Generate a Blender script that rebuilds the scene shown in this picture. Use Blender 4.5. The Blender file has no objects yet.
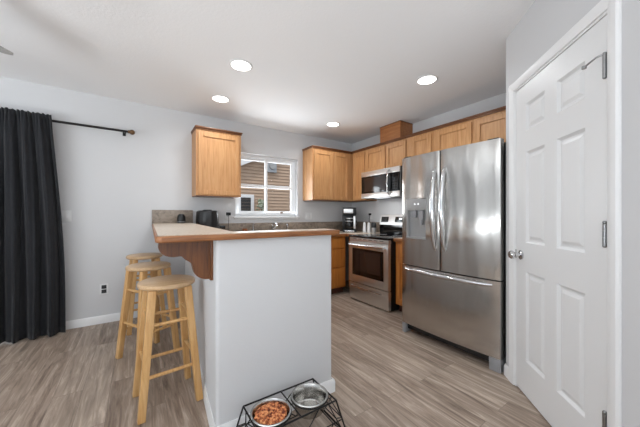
import bpy, bmesh, math, random
from mathutils import Vector, Matrix

S = bpy.context.scene
COL = S.collection
PI = math.pi
random.seed(7)


def lin(c):
    return tuple(((v / 255) / 12.92 if v / 255 <= 0.04045 else ((v / 255 + 0.055) / 1.055) ** 2.4) for v in c) + (1.0,)


# ------------------------------------------------------------------ camera
cam_d = bpy.data.cameras.new('camera')
cam_d.sensor_width = 36.0
cam_d.lens = 36.0 * 272 / 640
cam_d.shift_y = 2.0 / 640
cam_d.clip_start = 0.05
cam = bpy.data.objects.new('camera', cam_d)
COL.objects.link(cam)
cam.location = (0, 0, 1.19)
cam.rotation_euler = (PI / 2, 0, math.radians(56.05 - 90))
S.camera = cam

# ------------------------------------------------------------------ world, light, exposure
W = bpy.data.worlds.new('sky')
S.world = W
W.use_nodes = True
wn = W.node_tree
bg = wn.nodes['Background']
bg.inputs['Color'].default_value = (0.88, 0.94, 1.0, 1)
bg.inputs['Strength'].default_value = 1.15

V = S.view_settings
V.view_transform = 'Standard'
V.look = 'None'
V.gamma = 1.0
V.use_curve_mapping = False
V.exposure = -0.28


def area_light(name, loc, rot, sx, sy, power, color=(1, 0.98, 0.96)):
    d = bpy.data.lights.new(name, 'AREA')
    d.shape = 'RECTANGLE'
    d.size, d.size_y, d.energy, d.color = sx, sy, power, color
    o = bpy.data.objects.new(name, d)
    o.location, o.rotation_euler = loc, rot
    COL.objects.link(o)
    return o


# south and west: fill panels added inside the living-room windows, out of view
# (aimed up at the ceiling to even out the brightness)
UP = math.radians(80)
area_light('south_ceiling_fill', (-0.9, -2.22, 0.95), (PI / 2 + UP, 0, 0), 3.3, 0.7, 162, (0.885, 0.95, 1.0))
area_light('west_ceiling_fill', (-3.0, 0.6, 0.95), (PI / 2 + UP, 0, -PI / 2), 3.0, 0.7, 166, (0.885, 0.95, 1.0))
area_light('patio_daylight', (-2.1, 3.93, 1.05), (PI / 2, 0, PI), 2.2, 1.95, 30, (0.88, 0.94, 1.0))
area_light('kitchen_window_daylight', (1.65, 4.14, 1.52), (PI / 2 + math.radians(38), 0, PI), 1.0, 0.8, 34, (0.885, 0.95, 1.0))
sun_d = bpy.data.lights.new('sun', 'SUN')
sun_d.energy, sun_d.angle, sun_d.color = 1.5, math.radians(6), (1, 0.96, 0.9)
sun = bpy.data.objects.new('sun', sun_d)
sun.rotation_euler = Vector((0.5, 0.42, -0.76)).to_track_quat('-Z', 'Y').to_euler()
COL.objects.link(sun)
LAMP_W = 6.2


# ------------------------------------------------------------------ materials
def base_mat(name, color, rough=0.5, metal=0.0, spec=0.5, coat=0.0):
    m = bpy.data.materials.new(name)
    m.use_nodes = True
    b = m.node_tree.nodes['Principled BSDF']
    b.inputs['Base Color'].default_value = lin(color)
    b.inputs['Roughness'].default_value = rough
    b.inputs['Metallic'].default_value = metal
    b.inputs['Specular IOR Level'].default_value = spec
    b.inputs['Coat Weight'].default_value = coat
    return m


def nd(m, t, **kw):
    n = m.node_tree.nodes.new(t)
    for k, v in kw.items():
        setattr(n, k, v)
    return n


def lk(m, a, b):
    m.node_tree.links.new(a, b)


def bsdf(m):
    return m.node_tree.nodes['Principled BSDF']


def coords(m, scale=(1, 1, 1), rot=(0, 0, 0)):
    tc = nd(m, 'ShaderNodeTexCoord')
    mp = nd(m, 'ShaderNodeMapping')
    mp.inputs['Scale'].default_value = scale
    mp.inputs['Rotation'].default_value = rot
    lk(m, tc.outputs['Object'], mp.inputs['Vector'])
    return mp.outputs['Vector']


def ramp(m, fac, stops):
    r = nd(m, 'ShaderNodeValToRGB')
    el = r.color_ramp.elements
    while len(el) < len(stops):
        el.new(0.5)
    for e, (p, c) in zip(el, stops):
        e.position = p
        e.color = lin(c)
    lk(m, fac, r.inputs['Fac'])
    return r.outputs['Color']


def bump(m, height, strength=0.1, dist=0.01):
    b = nd(m, 'ShaderNodeBump')
    b.inputs['Strength'].default_value = strength
    b.inputs['Distance'].default_value = dist
    lk(m, height, b.inputs['Height'])
    lk(m, b.outputs['Normal'], bsdf(m).inputs['Normal'])


def noise(m, vec, scale, detail=4, rough=0.55, dist=0.0):
    n = nd(m, 'ShaderNodeTexNoise')
    n.inputs['Scale'].default_value = scale
    n.inputs['Detail'].default_value = detail
    n.inputs['Roughness'].default_value = rough
    n.inputs['Distortion'].default_value = dist
    lk(m, vec, n.inputs['Vector'])
    return n.outputs['Fac']


def plaster(name, color, scale=90, strength=0.12):
    m = base_mat(name, color, 0.85, spec=0.2)
    bump(m, noise(m, coords(m), scale, 3), strength, 0.004)
    return m


def wood(name, dark, mid, light, axis=2, rough=0.42, scale=1.0, coat=0.1, figure=9.0):
    m = base_mat(name, mid, rough, coat=coat)
    sc = [14 * scale] * 3
    sc[axis] = 0.9 * scale
    v = coords(m, tuple(sc))
    f = noise(m, v, figure / 3, 6, 0.6, 0.6)
    c = ramp(m, f, [(0.28, dark), (0.5, mid), (0.74, light)])
    lk(m, c, bsdf(m).inputs['Base Color'])
    bump(m, f, 0.05, 0.002)
    return m


def steel(name, color, rough=0.25, axis=2, wav=0.0, aniso=0.95):
    m = base_mat(name, color, rough, 1.0)
    sc = [60.0] * 3
    sc[axis] = 0.5
    f = noise(m, coords(m, tuple(sc)), 6, 3)
    mr = nd(m, 'ShaderNodeMapRange')
    mr.inputs['To Min'].default_value = rough * 0.75
    mr.inputs['To Max'].default_value = rough * 1.3
    lk(m, f, mr.inputs['Value'])
    lk(m, mr.outputs['Result'], bsdf(m).inputs['Roughness'])
    bsdf(m).inputs['Anisotropic'].default_value = aniso
    tg = nd(m, 'ShaderNodeTangent', direction_type='RADIAL', axis='Z')
    lk(m, tg.outputs['Tangent'], bsdf(m).inputs['Tangent'])
    if wav:
        bump(m, noise(m, coords(m, (4.0, 1.0, 0.7)), 1.6, 1.5, 0.4), wav, 0.05)
    return m


M = {}
M['wall'] = plaster('wall_paint', (208, 208, 209))
M['ceiling'] = plaster('ceiling_paint', (243, 243, 244), 60, 0.3)
M['white'] = base_mat('white_trim_paint', (232, 232, 232), 0.4)
M['door'] = base_mat('white_door_paint', (226, 226, 226), 0.38)
M['vinyl'] = base_mat('white_vinyl', (236, 238, 240), 0.35)
M['plate'] = base_mat('white_plastic', (222, 222, 222), 0.35)
M['maple'] = wood('maple_cabinet', (170, 118, 71), (192, 141, 92), (206, 160, 112))
M['maple_x'] = wood('maple_rail', (170, 118, 71), (192, 141, 92), (206, 160, 112), axis=0)
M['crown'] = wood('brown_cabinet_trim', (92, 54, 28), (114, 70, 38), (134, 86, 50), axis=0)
M['maple_shaded'] = wood('shaded_maple_cabinet', (168, 98, 40), (188, 116, 50), (204, 134, 64))  # maple again, deepened to orange: dimmer light on base cabinets put into colour
M['toe'] = base_mat('dark_brown_toe_kick', (70, 36, 24), 0.6)
M['oak'] = wood('golden_oak_edge', (108, 62, 28), (144, 90, 47), (168, 114, 66), axis=0, figure=16)
M['oak_brown'] = wood('brown_oak', (56, 27, 8), (98, 54, 18), (124, 74, 30), axis=2, figure=14, scale=0.9)
M['pine'] = wood('natural_pine', (192, 142, 84), (212, 166, 108), (226, 186, 132), axis=2, scale=1.2)
M['pine_seat'] = wood('natural_pine_seat', (184, 146, 104), (204, 170, 130), (216, 186, 148), axis=0, scale=1.2)
M['steel'] = steel('brushed_steel_door', (192, 189, 185), 0.21, 0, 0.45)
M['steel_flat'] = steel('brushed_steel', (222, 221, 219), 0.34, 0, 0, 0.4)
M['steel_handle'] = base_mat('polished_steel_handle', (205, 205, 206), 0.16, 1.0)
M['bowl'] = base_mat('bowl_steel', (188, 186, 182), 0.22, 1.0)
M['chrome'] = base_mat('chrome', (210, 210, 212), 0.12, 1.0)
M['nickel'] = base_mat('dark_nickel', (150, 150, 150), 0.3, 1.0)
M['iron'] = base_mat('black_wire', (24, 22, 22), 0.45, 0.4)
M['black'] = base_mat('black_plastic', (22, 22, 23), 0.32)
M['black_gloss'] = base_mat('black_glass', (12, 12, 13), 0.06)
M['oven_glass'] = base_mat('oven_glass', (46, 34, 30), 0.08)
M['dark_grey'] = base_mat('dark_grey_paint', (44, 43, 43), 0.5)
M['grey_plastic'] = base_mat('grey_plastic', (148, 148, 150), 0.4)
M['panel_grey'] = base_mat('silver_panel', (168, 168, 168), 0.35, 0.4)
M['bronze'] = base_mat('bronze', (112, 84, 58), 0.4, 0.7)
M['fan'] = base_mat('grey_fan_blade', (178, 176, 174), 0.5)
M['kibble_dummy'] = base_mat('kibble_crumb', (164, 92, 48), 0.8)
M['display'] = base_mat('dark_display', (26, 30, 28), 0.15)
M['socket'] = base_mat('dark_socket', (34, 34, 36), 0.4)
M['roof_trim'] = base_mat('white_rake_board', (236, 236, 238), 0.6)
M['meter'] = base_mat('grey_meter_box', (168, 172, 178), 0.5)


def m_curtain():
    m = base_mat('charcoal_cloth', (30, 31, 34), 0.8, spec=0.3)
    bsdf(m).inputs['Sheen Weight'].default_value = 0.1
    v = coords(m, (40, 40, 40))
    f = noise(m, v, 6, 3)
    lk(m, ramp(m, f, [(0.3, (27, 28, 31)), (0.7, (38, 39, 43))]), bsdf(m).inputs['Base Color'])
    f2 = noise(m, coords(m, (3, 3, 14)), 1.2, 2)
    bump(m, f2, 0.35, 0.02)
    return m


M['curtain'] = m_curtain()


def m_floor():
    m = base_mat('grey_brown_planks', (140, 126, 114), 0.42, spec=0.4)
    tc = nd(m, 'ShaderNodeTexCoord')
    sep = nd(m, 'ShaderNodeSeparateXYZ')
    cmb = nd(m, 'ShaderNodeCombineXYZ')
    lk(m, tc.outputs['Object'], sep.inputs[0])
    lk(m, sep.outputs['Y'], cmb.inputs['X'])
    lk(m, sep.outputs['X'], cmb.inputs['Y'])
    br = nd(m, 'ShaderNodeTexBrick')
    br.offset = 0.37
    br.inputs['Color1'].default_value = (0, 0, 0, 1)
    br.inputs['Color2'].default_value = (1, 1, 1, 1)
    br.inputs['Mortar'].default_value = (0.3, 0.3, 0.3, 1)
    br.inputs['Scale'].default_value = 1.0
    br.inputs['Mortar Size'].default_value = 0.0014
    br.inputs['Mortar Smooth'].default_value = 0.3
    br.inputs['Brick Width'].default_value = 1.22
    br.inputs['Row Height'].default_value = 0.152
    lk(m, cmb.outputs[0], br.inputs['Vector'])
    # every plank gets its own slice of the grain
    vm = nd(m, 'ShaderNodeVectorMath', operation='MULTIPLY')
    vm.inputs[1].default_value = (1.5, 17.0, 1.0)
    lk(m, cmb.outputs[0], vm.inputs[0])
    ad = nd(m, 'ShaderNodeVectorMath', operation='ADD')
    sc = nd(m, 'ShaderNodeVectorMath', operation='SCALE')
    sc.inputs['Scale'].default_value = 17.0
    lk(m, br.outputs['Color'], sc.inputs[0])
    lk(m, vm.outputs[0], ad.inputs[0])
    lk(m, sc.outputs[0], ad.inputs[1])
    g = noise(m, ad.outputs[0], 1.7, 10, 0.66, 0.9)
    gc = ramp(m, g, [(0.31, (78, 63, 53)), (0.43, (134, 116, 101)), (0.54, (162, 144, 129)), (0.70, (212, 195, 178))])
    tone = ramp(m, br.outputs['Color'], [(0.0, (122, 106, 94)), (0.5, (156, 139, 126)), (1.0, (190, 174, 158))])
    mx = nd(m, 'ShaderNodeMix', data_type='RGBA')
    mx.inputs['Factor'].default_value = 0.34
    lk(m, gc, mx.inputs['A'])
    lk(m, tone, mx.inputs['B'])
    mm = nd(m, 'ShaderNodeMix', data_type='RGBA')
    mm.inputs['B'].default_value = lin((74, 64, 58))
    fac = nd(m, 'ShaderNodeMath', operation='MULTIPLY')
    fac.inputs[1].default_value = 0.45
    lk(m, br.outputs['Fac'], fac.inputs[0])
    lk(m, fac.outputs[0], mm.inputs['Factor'])
    lk(m, mx.outputs['Result'], mm.inputs['A'])
    lk(m, mm.outputs['Result'], bsdf(m).inputs['Base Color'])
    bump(m, g, 0.08, 0.003)
    return m


M['floor'] = m_floor()


def m_counter():
    m = base_mat('beige_laminate', (196, 180, 162), 0.35)
    f = noise(m, coords(m), 60, 5, 0.7)
    lk(m, ramp(m, f, [(0.3, (176, 158, 140)), (0.5, (198, 182, 164)), (0.7, (212, 198, 182))]), bsdf(m).inputs['Base Color'])
    return m


M['counter'] = m_counter()


def m_stone():
    m = base_mat('taupe_stone_laminate', (150, 136, 122), 0.4)
    f = noise(m, coords(m, (1, 1, 1.4)), 14, 8, 0.68, 0.8)
    lk(m, ramp(m, f, [(0.3, (102, 88, 76)), (0.47, (134, 121, 108)), (0.6, (152, 139, 126)), (0.72, (150, 112, 86))]), bsdf(m).inputs['Base Color'])
    return m


M['stone'] = m_stone()


def m_siding():
    m = base_mat('tan_siding_paint', (196, 172, 154), 0.8, spec=0.2)
    f = noise(m, coords(m, (1.2, 1, 20)), 3, 3)
    lk(m, ramp(m, f, [(0.3, (178, 152, 132)), (0.7, (200, 176, 156))]), bsdf(m).inputs['Base Color'])
    return m


M['siding'] = m_siding()


def m_kibble():
    m = base_mat('kibble', (190, 108, 58), 0.75)
    f = noise(m, coords(m), 70, 1)
    lk(m, ramp(m, f, [(0.36, (104, 46, 24)), (0.47, (180, 98, 54)), (0.62, (222, 152, 100))]), bsdf(m).inputs['Base Color'])
    return m


M['kibble'] = m_kibble()


def m_leaf():
    m = base_mat('pale_leaf', (150, 160, 128), 0.6)
    f = noise(m, coords(m), 12, 1)
    lk(m, ramp(m, f, [(0.35, (104, 120, 84)), (0.65, (206, 208, 194))]), bsdf(m).inputs['Base Color'])
    return m


M['leaf'] = m_leaf()


def m_glass():
    m = bpy.data.materials.new('window_glass')
    m.use_nodes = True
    nt = m.node_tree
    nt.nodes.remove(nt.nodes['Principled BSDF'])
    out = nt.nodes['Material Output']
    tr = nd(m, 'ShaderNodeBsdfTransparent')
    gl = nd(m, 'ShaderNodeBsdfGlossy')
    gl.inputs['Roughness'].default_value = 0.02
    fr = nd(m, 'ShaderNodeFresnel')
    fr.inputs['IOR'].default_value = 1.15
    mx = nd(m, 'ShaderNodeMixShader')
    lk(m, fr.outputs[0], mx.inputs[0])
    lk(m, tr.outputs[0], mx.inputs[1])
    lk(m, gl.outputs[0], mx.inputs[2])
    lk(m, mx.outputs[0], out.inputs['Surface'])
    return m


M['glass'] = m_glass()


def m_emit(name, color, strength):
    m = base_mat(name, (240, 240, 240), 0.5)
    b = bsdf(m)
    b.inputs['Emission Color'].default_value = color + (1,)
    b.inputs['Emission Strength'].default_value = strength
    return m


M['lamp'] = m_emit('lit_lamp_lens', (1.0, 0.97, 0.93), 9.0)
M['led'] = m_emit('lit_indicator', (0.9, 0.95, 1.0), 1.5)


# ------------------------------------------------------------------ mesh builder
class MB:
    def __init__(self):
        self.bm = bmesh.new()

    def _join(self, b, mat=None):
        if mat is not None:
            b.transform(mat)
        me = bpy.data.meshes.new('tmp')
        b.to_mesh(me)
        b.free()
        self.bm.from_mesh(me)
        bpy.data.meshes.remove(me)
        return self

    def box(self, x0, x1, y0, y1, z0, z1, bev=0.0, seg=2, mat=None):
        b = bmesh.new()
        vs = [b.verts.new((x, y, z)) for z in (z0, z1) for y in (y0, y1) for x in (x0, x1)]
        for f in ((0, 2, 3, 1), (4, 5, 7, 6), (0, 1, 5, 4), (2, 6, 7, 3), (0, 4, 6, 2), (1, 3, 7, 5)):
            b.faces.new([vs[i] for i in f])
        if bev > 0:
            bmesh.ops.bevel(b, geom=list(b.edges), offset=bev, segments=seg, affect='EDGES', profile=0.6)
        return self._join(b, mat)

    def loft(self, rings, cap=True, closed=True, mat=None):
        b = bmesh.new()
        R = [[b.verts.new(p) for p in r] for r in rings]
        n = len(R[0])
        for a, c in zip(R[:-1], R[1:]):
            for i in range(n if closed else n - 1):
                j = (i + 1) % n
                b.faces.new((a[i], a[j], c[j], c[i]))
        if cap:
            b.faces.new(list(reversed(R[0])))
            b.faces.new(R[-1])
        bmesh.ops.recalc_face_normals(b, faces=b.faces)
        return self._join(b, mat)

    def prism(self, pts, z0, z1, bev=0.0, mat=None):
        b = bmesh.new()
        lo = [b.verts.new((x, y, z0)) for x, y in pts]
        hi = [b.verts.new((x, y, z1)) for x, y in pts]
        n = len(pts)
        b.faces.new(list(reversed(lo)))
        b.faces.new(hi)
        for i in range(n):
            j = (i + 1) % n
            b.faces.new((lo[i], lo[j], hi[j], hi[i]))
        bmesh.ops.recalc_face_normals(b, faces=b.faces)
        if bev > 0:
            es = [e for e in b.edges if abs(e.verts[0].co.z - e.verts[1].co.z) < 1e-6]
            bmesh.ops.bevel(b, geom=es, offset=bev, segments=3, affect='EDGES', profile=0.5)
        return self._join(b, mat)

    def lathe(self, prof, n=32, mat=None, center=(0, 0)):
        cx, cy = center
        b = bmesh.new()
        rings = []
        for r, z in prof:
            if r < 1e-6:
                rings.append([b.verts.new((cx, cy, z))])
            else:
                rings.append([b.verts.new((cx + r * math.cos(2 * PI * i / n), cy + r * math.sin(2 * PI * i / n), z)) for i in range(n)])
        for a, c in zip(rings[:-1], rings[1:]):
            for i in range(n):
                j = (i + 1) % n
                if len(a) == 1 and len(c) == 1:
                    continue
                if len(a) == 1:
                    b.faces.new((a[0], c[j], c[i]))
                elif len(c) == 1:
                    b.faces.new((a[i], a[j], c[0]))
                else:
                    b.faces.new((a[i], a[j], c[j], c[i]))
        bmesh.ops.recalc_face_normals(b, faces=b.faces)
        return self._join(b, mat)

    def tube(self, pts, r, n=10, closed=False, flat=1.0):
        pts = [Vector(p) for p in pts]
        rad = r if isinstance(r, (list, tuple)) else [r] * len(pts)
        rings = []
        up = None
        m = len(pts)
        for k, p in enumerate(pts):
            if closed:
                t = (pts[(k + 1) % m] - pts[(k - 1) % m]).normalized()
            else:
                t = (pts[min(k + 1, m - 1)] - pts[max(k - 1, 0)]).normalized()
            if up is None:
                up = Vector((0, 0, 1)) if abs(t.z) < 0.9 else Vector((0, 1, 0))
            s = t.cross(up).normalized()
            up = s.cross(t).normalized()
            rings.append([p + s * math.cos(2 * PI * i / n) * rad[k] + up * math.sin(2 * PI * i / n) * rad[k] * flat for i in range(n)])
        if closed:
            rings.append(rings[0])
        return self.loft(rings, cap=not closed)

    def beam(self, a, b_, w0, d0, w1=None, d1=None, xdir=(1, 0, 0), bev=0.0):
        # tapering square post between two points
        a, b_ = Vector(a), Vector(b_)
        w1, d1 = w1 or w0, d1 or d0
        xd = Vector(xdir)
        t = (b_ - a).normalized()
        yd = t.cross(xd).normalized()
        xd = xd.normalized()
        bb = bmesh.new()
        r = []
        for p, w, d in ((a, w0, d0), (b_, w1, d1)):
            r.append([bb.verts.new(p + xd * sx * w / 2 + yd * sy * d / 2) for sx, sy in ((-1, -1), (1, -1), (1, 1), (-1, 1))])
        for i in range(4):
            j = (i + 1) % 4
            bb.faces.new((r[0][i], r[0][j], r[1][j], r[1][i]))
        bb.faces.new(list(reversed(r[0])))
        bb.faces.new(r[1])
        bmesh.ops.recalc_face_normals(bb, faces=bb.faces)
        if bev:
            bmesh.ops.bevel(bb, geom=list(bb.edges), offset=bev, segments=2, affect='EDGES', profile=0.5)
        return self._join(bb)

    def sphere(self, c, r, sx=1, sy=1, sz=1, u=16, v=10, mat=None):
        b = bmesh.new()
        bmesh.ops.create_uvsphere(b, u_segments=u, v_segments=v, radius=r)
        for q in b.verts:
            q.co = Vector((q.co.x * sx + c[0], q.co.y * sy + c[1], q.co.z * sz + c[2]))
        return self._join(b, mat)

    def build(self, name, mat, parent=None, angle=35, **kw):
        me = bpy.data.meshes.new(name)
        self.bm.to_mesh(me)
        self.bm.free()
        for p in me.polygons:
            p.use_smooth = True
        me.set_sharp_from_angle(angle=math.radians(angle))
        me.materials.append(mat)
        o = bpy.data.objects.new(name, me)
        COL.objects.link(o)
        if parent is not None:
            o.parent = parent
        for k, v in kw.items():
            o[k] = v
        return o


def tag(o, label, cat, group=None):
    o['label'] = label
    o['category'] = cat
    if group:
        o['group'] = group
    return o


def thing(name, label, cat, loc=(0, 0, 0), rz=0.0, group=None):
    o = bpy.data.objects.new(name, None)
    o.empty_display_size = 0.05
    COL.objects.link(o)
    o.location = loc
    o.rotation_euler = (0, 0, rz)
    return tag(o, label, cat, group)


def struct(name, mb, mat, parent=None, label=None, cat=None, loc=None, rz=0.0, angle=35):
    o = mb.build(name, mat, parent, angle)
    if parent is None:
        o['kind'] = 'structure'
        if loc:
            o.location = loc
        o.rotation_euler = (0, 0, rz)
        if label:
            o['label'] = label
            o['category'] = cat
    return o


def dup(root, loc, label, group=None, rz=None):
    r = root.copy()
    COL.objects.link(r)
    r.location = loc
    if rz is not None:
        r.rotation_euler = (0, 0, rz)
    r['label'] = label
    if group:
        r['group'] = group
    for ch in list(root.children):
        c = ch.copy()
        COL.objects.link(c)
        c.parent = r
        for g in ch.children:
            d = g.copy()
            COL.objects.link(d)
            d.parent = c
    return r


def bez(p0, p1, p2, p3, n=8):
    out = []
    for i in range(n):
        t = i / n
        out.append(tuple((1 - t) ** 3 * a + 3 * (1 - t) ** 2 * t * b + 3 * (1 - t) * t * t * c + t ** 3 * d for a, b, c, d in zip(p0, p1, p2, p3)))
    return out


H = 2.51          # ceiling
NY = 3.84         # north wall face
EX = 3.29         # east wall face
WX, SY = -3.4, -2.6

# ------------------------------------------------------------------ room shell
struct('floor', MB().box(WX - .15, EX + .15, SY - .15, NY + .15, -0.1, 0), M['floor'], label='grey-brown wood plank floor running under the whole room', cat='floor')
struct('ceiling', MB().box(WX - .15, EX + .15, SY - .15, NY + .16, H, H + .12), M['ceiling'], label='flat white textured ceiling with four recessed lights', cat='ceiling')


def holed(u0, u1, v0, v1, holes):
    us = sorted({u0, u1, *[h[0] for h in holes], *[h[1] for h in holes]})
    vs = sorted({v0, v1, *[h[2] for h in holes], *[h[3] for h in holes]})
    for a, b in zip(us[:-1], us[1:]):
        run = None
        for c, d in zip(vs[:-1], vs[1:]):
            solid = not any(h[0] <= (a + b) / 2 <= h[1] and h[2] <= (c + d) / 2 <= h[3] for h in holes)
            if solid:
                run = (run[0], d) if run else (c, d)
            elif run:
                yield a, b, *run
                run = None
        if run:
            yield a, b, *run


WIN = (1.15, 2.148, 1.174, 2.09)
PATIO = (-3.25, -0.95, 0.0, 2.05)
mb = MB()
for a, b, c, d in holed(WX, EX + .15, 0, H, [WIN, PATIO]):
    mb.box(a, b, NY, NY + .16, c, d)
struct('wall_north', mb, M['wall'], label='long white wall with the curtain and the kitchen window', cat='wall')
struct('wall_east', MB().box(EX, EX + .15, 0.8, NY, 0, H), M['wall'], label='white wall behind the stove and refrigerator', cat='wall')
mb = MB()
for a, b, c, d in holed(SY, NY, 0, H, [(-0.9, 2.1, .55, 2.3)]):
    mb.box(WX - .15, WX, a, b, c, d)
struct('wall_west', mb, M['wall'])
mb = MB()
for a, b, c, d in holed(WX - .15, 1.6, 0, H, [(-2.55, .75, .55, 2.3)]):
    mb.box(a, b, SY - .15, SY, c, d)
struct('wall_south', mb, M['wall'])
# pantry in the corner: short wall beside the refrigerator, then a diagonal wall with the door
KX, KY = 2.29, 0.911
DZ = math.radians(225)
struct('wall_pantry_side', MB().box(KX + .03, EX, KY - .12, KY, 0, H), M['wall'])
mb = MB()
for a, b, c, d in holed(0, 1.2, 0, H, [(.125, .905, 0, 2.062)]):
    mb.box(a, b, 0, .12, c, d)
struct('wall_pantry', mb, M['wall'], loc=(KX, KY, 0), rz=DZ, label='white diagonal wall around the pantry door', cat='wall')
ex, ey = KX - 1.2 * .7071, KY - 1.2 * .7071
struct('wall_passage', MB().box(ex, ex + .12, SY, ey + .01, 0, H), M['wall'])

# windows behind the camera
for n, loc, rz, w in ((2, (-0.9, SY - .06, 0), 0, 3.3), (3, (WX - .06, 0.6, 0), -PI / 2, 3.0)):
    mb = MB()
    h0, h1, t = .55, 2.3, .05
    mb.box(-w / 2, w / 2, -.03, .03, h0, h0 + t).box(-w / 2, w / 2, -.03, .03, h1 - t, h1)
    for x in (-w / 2, -t / 2, w / 2 - t):
        mb.box(x, x + t, -.03, .03, h0 + t, h1 - t)
    f = struct('window_%d' % n, mb, M['vinyl'], loc=loc, rz=rz)
    MB().box(-w / 2 + t, w / 2 - t, -.004, .004, h0 + t, h1 - t).build('pane', M['glass'], f)


def baseboard(name, L, loc, rz, label=None, hgt=.085):
    mb = MB()
    mb.loft([[(x, 0, 0), (x, -.014, 0), (x, -.014, hgt - .02), (x, -.006, hgt), (x, 0, hgt)] for x in (0, L)])
    return struct(name, mb, M['white'], loc=loc, rz=rz, label=label, cat='baseboard' if label else None)


baseboard('baseboard_north', .508 + .95, (-.95, NY, 0), 0, 'white baseboard along the wall between curtain and breakfast bar')
baseboard('baseboard_pantry', .075, (KX, KY, 0), DZ, 'short white baseboard left of the pantry door')
baseboard('baseboard_pantry_end', .2, (KX - .975 * .7071, KY - .975 * .7071, 0), DZ)

# half wall carrying the breakfast bar
sl = 0.0699
wx = lambda y: .343 + sl * (y - 1.482)
exx = lambda y: .463 + .05 * (y - 1.482)


def rounded(c, r, a0, a1, n=6):
    return [(c[0] + r * math.cos(math.radians(a0 + (a1 - a0) * i / n)), c[1] + r * math.sin(math.radians(a0 + (a1 - a0) * i / n))) for i in range(n + 1)]


r = .022
half = rounded((.343 + r, 1.482 + r), r, 180, 270) + rounded((1.10 - r, 1.482 + r), r, 270, 360) + [(1.10, 1.60), (exx(1.60), 1.60), (exx(NY), NY), (wx(NY), NY)]
struct('wall_peninsula', MB().prism(half, 0, 1.0615).box(.56, 1.085, 1.59, 3.2, 0, .873), M['wall'], label='white L-shaped half wall under the breakfast bar', cat='half wall')  # box: unseen white block added instead of cabinets, keeps steel reflections neutral
L = 1.10 - .343
ang = PI / 2 + math.atan(sl)
bb = baseboard('baseboard_peninsula_front', L + .014, (.336, 1.482, 0), 0, 'white baseboard on the half wall behind the pet bowls')
baseboard('baseboard_peninsula_end', .13, (1.10, 1.47, 0), PI / 2)
baseboard('baseboard_peninsula_side', 2.3, (wx(3.79), 3.79, 0), -ang, 'white baseboard on the stool side of the half wall')

# ------------------------------------------------------------------ kitchen window
wf = thing('window_1', 'white framed sliding window above the sink with a tan house outside', 'window', (WIN[0], NY, WIN[2]))
wf['kind'] = 'structure'
ww, wh = WIN[1] - WIN[0], WIN[3] - WIN[2]
fy0, fy1 = .07, .13
MB().box(0, .045, fy0, fy1, 0, wh).box(ww - .045, ww, fy0, fy1, 0, wh).box(.045, ww - .045, fy0, fy1, 0, .05).box(.045, ww - .045, fy0, fy1, wh - .045, wh).build('window_frame', M['vinyl'], wf)
for k in range(2):
    x0 = .045 if k == 0 else ww / 2 - .02
    x1 = ww / 2 + .02 if k == 0 else ww - .045
    y0, y1 = (.10, .125) if k == 0 else (.075, .10)
    t = .034
    sb = MB().box(x0, x0 + t, y0, y1, .05, wh - .045).box(x1 - t, x1, y0, y1, .05, wh - .045).box(x0 + t, x1 - t, y0, y1, .05, .05 + t).box(x0 + t, x1 - t, y0, y1, wh - .045 - t, wh - .045)
    sb.box(x0 + t, x1 - t, y0 + .004, y1 - .004, wh / 2 - .026, wh / 2 + .026)
    s_ = sb.build('sash', M['vinyl'], wf)
    MB().box(x0 + t, x1 - t, (y0 + y1) / 2 - .003, (y0 + y1) / 2 + .003, .05 + t, wh - .045 - t).build('pane', M['glass'], s_)
MB().box(ww * .73, ww * .73 + .045, .062, .075, .052, .07, .003).build('latch', M['bronze'], wf)
MB().box(-.03, ww + .03, -.03, .075, -.022, 0, .006).build('window_sill', M['white'], wf)
struct('trim_1', MB().box(WIN[0] - .01, WIN[1] + .01, NY - .008, NY, WIN[2] - .045, WIN[2] - .023, .002), M['white'])

# neighbouring house outside
nh = thing('neighbor_house', 'tan house with horizontal siding seen through the kitchen window', 'house', (0, 8.5, 0))
mb = MB()
ex_ = .105
for k in range(44):
    z = -.6 + k * ex_
    mb.loft([[(x, 0, z), (x, -.036, z), (x, -.004, z + ex_), (x, 0, z + ex_)] for x in (-1, 8)])
mb.box(-1, 8, 0, .12, -.6, 4.0)
mb.build('siding', M['siding'], nh)
a = Vector((-.6, -.03, 2.16))
b = Vector((6.5, -.03, 5.6))
MB().beam((1.37, -.18, 2.34), (4.25, -.18, 3.72), .16, .42, xdir=(0, 1, 0)).build('rake_board', M['roof_trim'], nh)
nw = MB()
wx0, wx1, wz0, wz1 = 2.60, 3.13, 1.16, 1.86
nw.box(wx0, wx0 + .1, -.05, 0, wz0, wz1).box(wx1 - .1, wx1, -.05, 0, wz0, wz1).box(wx0 + .1, wx1 - .1, -.05, 0, wz0, wz0 + .1).box(wx0 + .1, wx1 - .1, -.05, 0, wz1 - .1, wz1)
nwo = nw.build('window', M['roof_trim'], nh)
MB().box(wx0 + .1, wx1 - .1, -.035, -.026, wz0 + .1, wz1 - .1).build('pane', M['dark_grey'], nwo)
mtr = thing('meter_box', 'grey utility box on the siding of the tan house outside', 'utility box', (3.72, 8.5, 2.62))
MB().box(-.17, .17, -.14, -.038, 0, .38, .02).build('housing', M['meter'], mtr)
MB().lathe([(0, .05), (.1, .05), (.11, .03), (.11, 0)], 20, mat=Matrix.Translation((0, -.14, .2)) @ Matrix.Rotation(PI / 2, 4, 'X')).build('dial', M['panel_grey'], mtr)
sh = thing('shrub', 'pale leafy shrub beside the small window of the house outside', 'shrub', (3.3, 8.2, 0))
mb = MB()
for i in range(90):
    c = (random.gauss(0, .06), random.gauss(0, .06), random.uniform(.6, 1.68))
    mb.sphere(c, random.uniform(.03, .06), 1.2, .5, 1, 6, 4, )
mb.build('foliage', M['leaf'], sh)
MB().tube([(0, 0, -.6), (.02, 0, .6), (0, 0, 1.4)], .02).build('stem', M['bronze'], sh)
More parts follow.
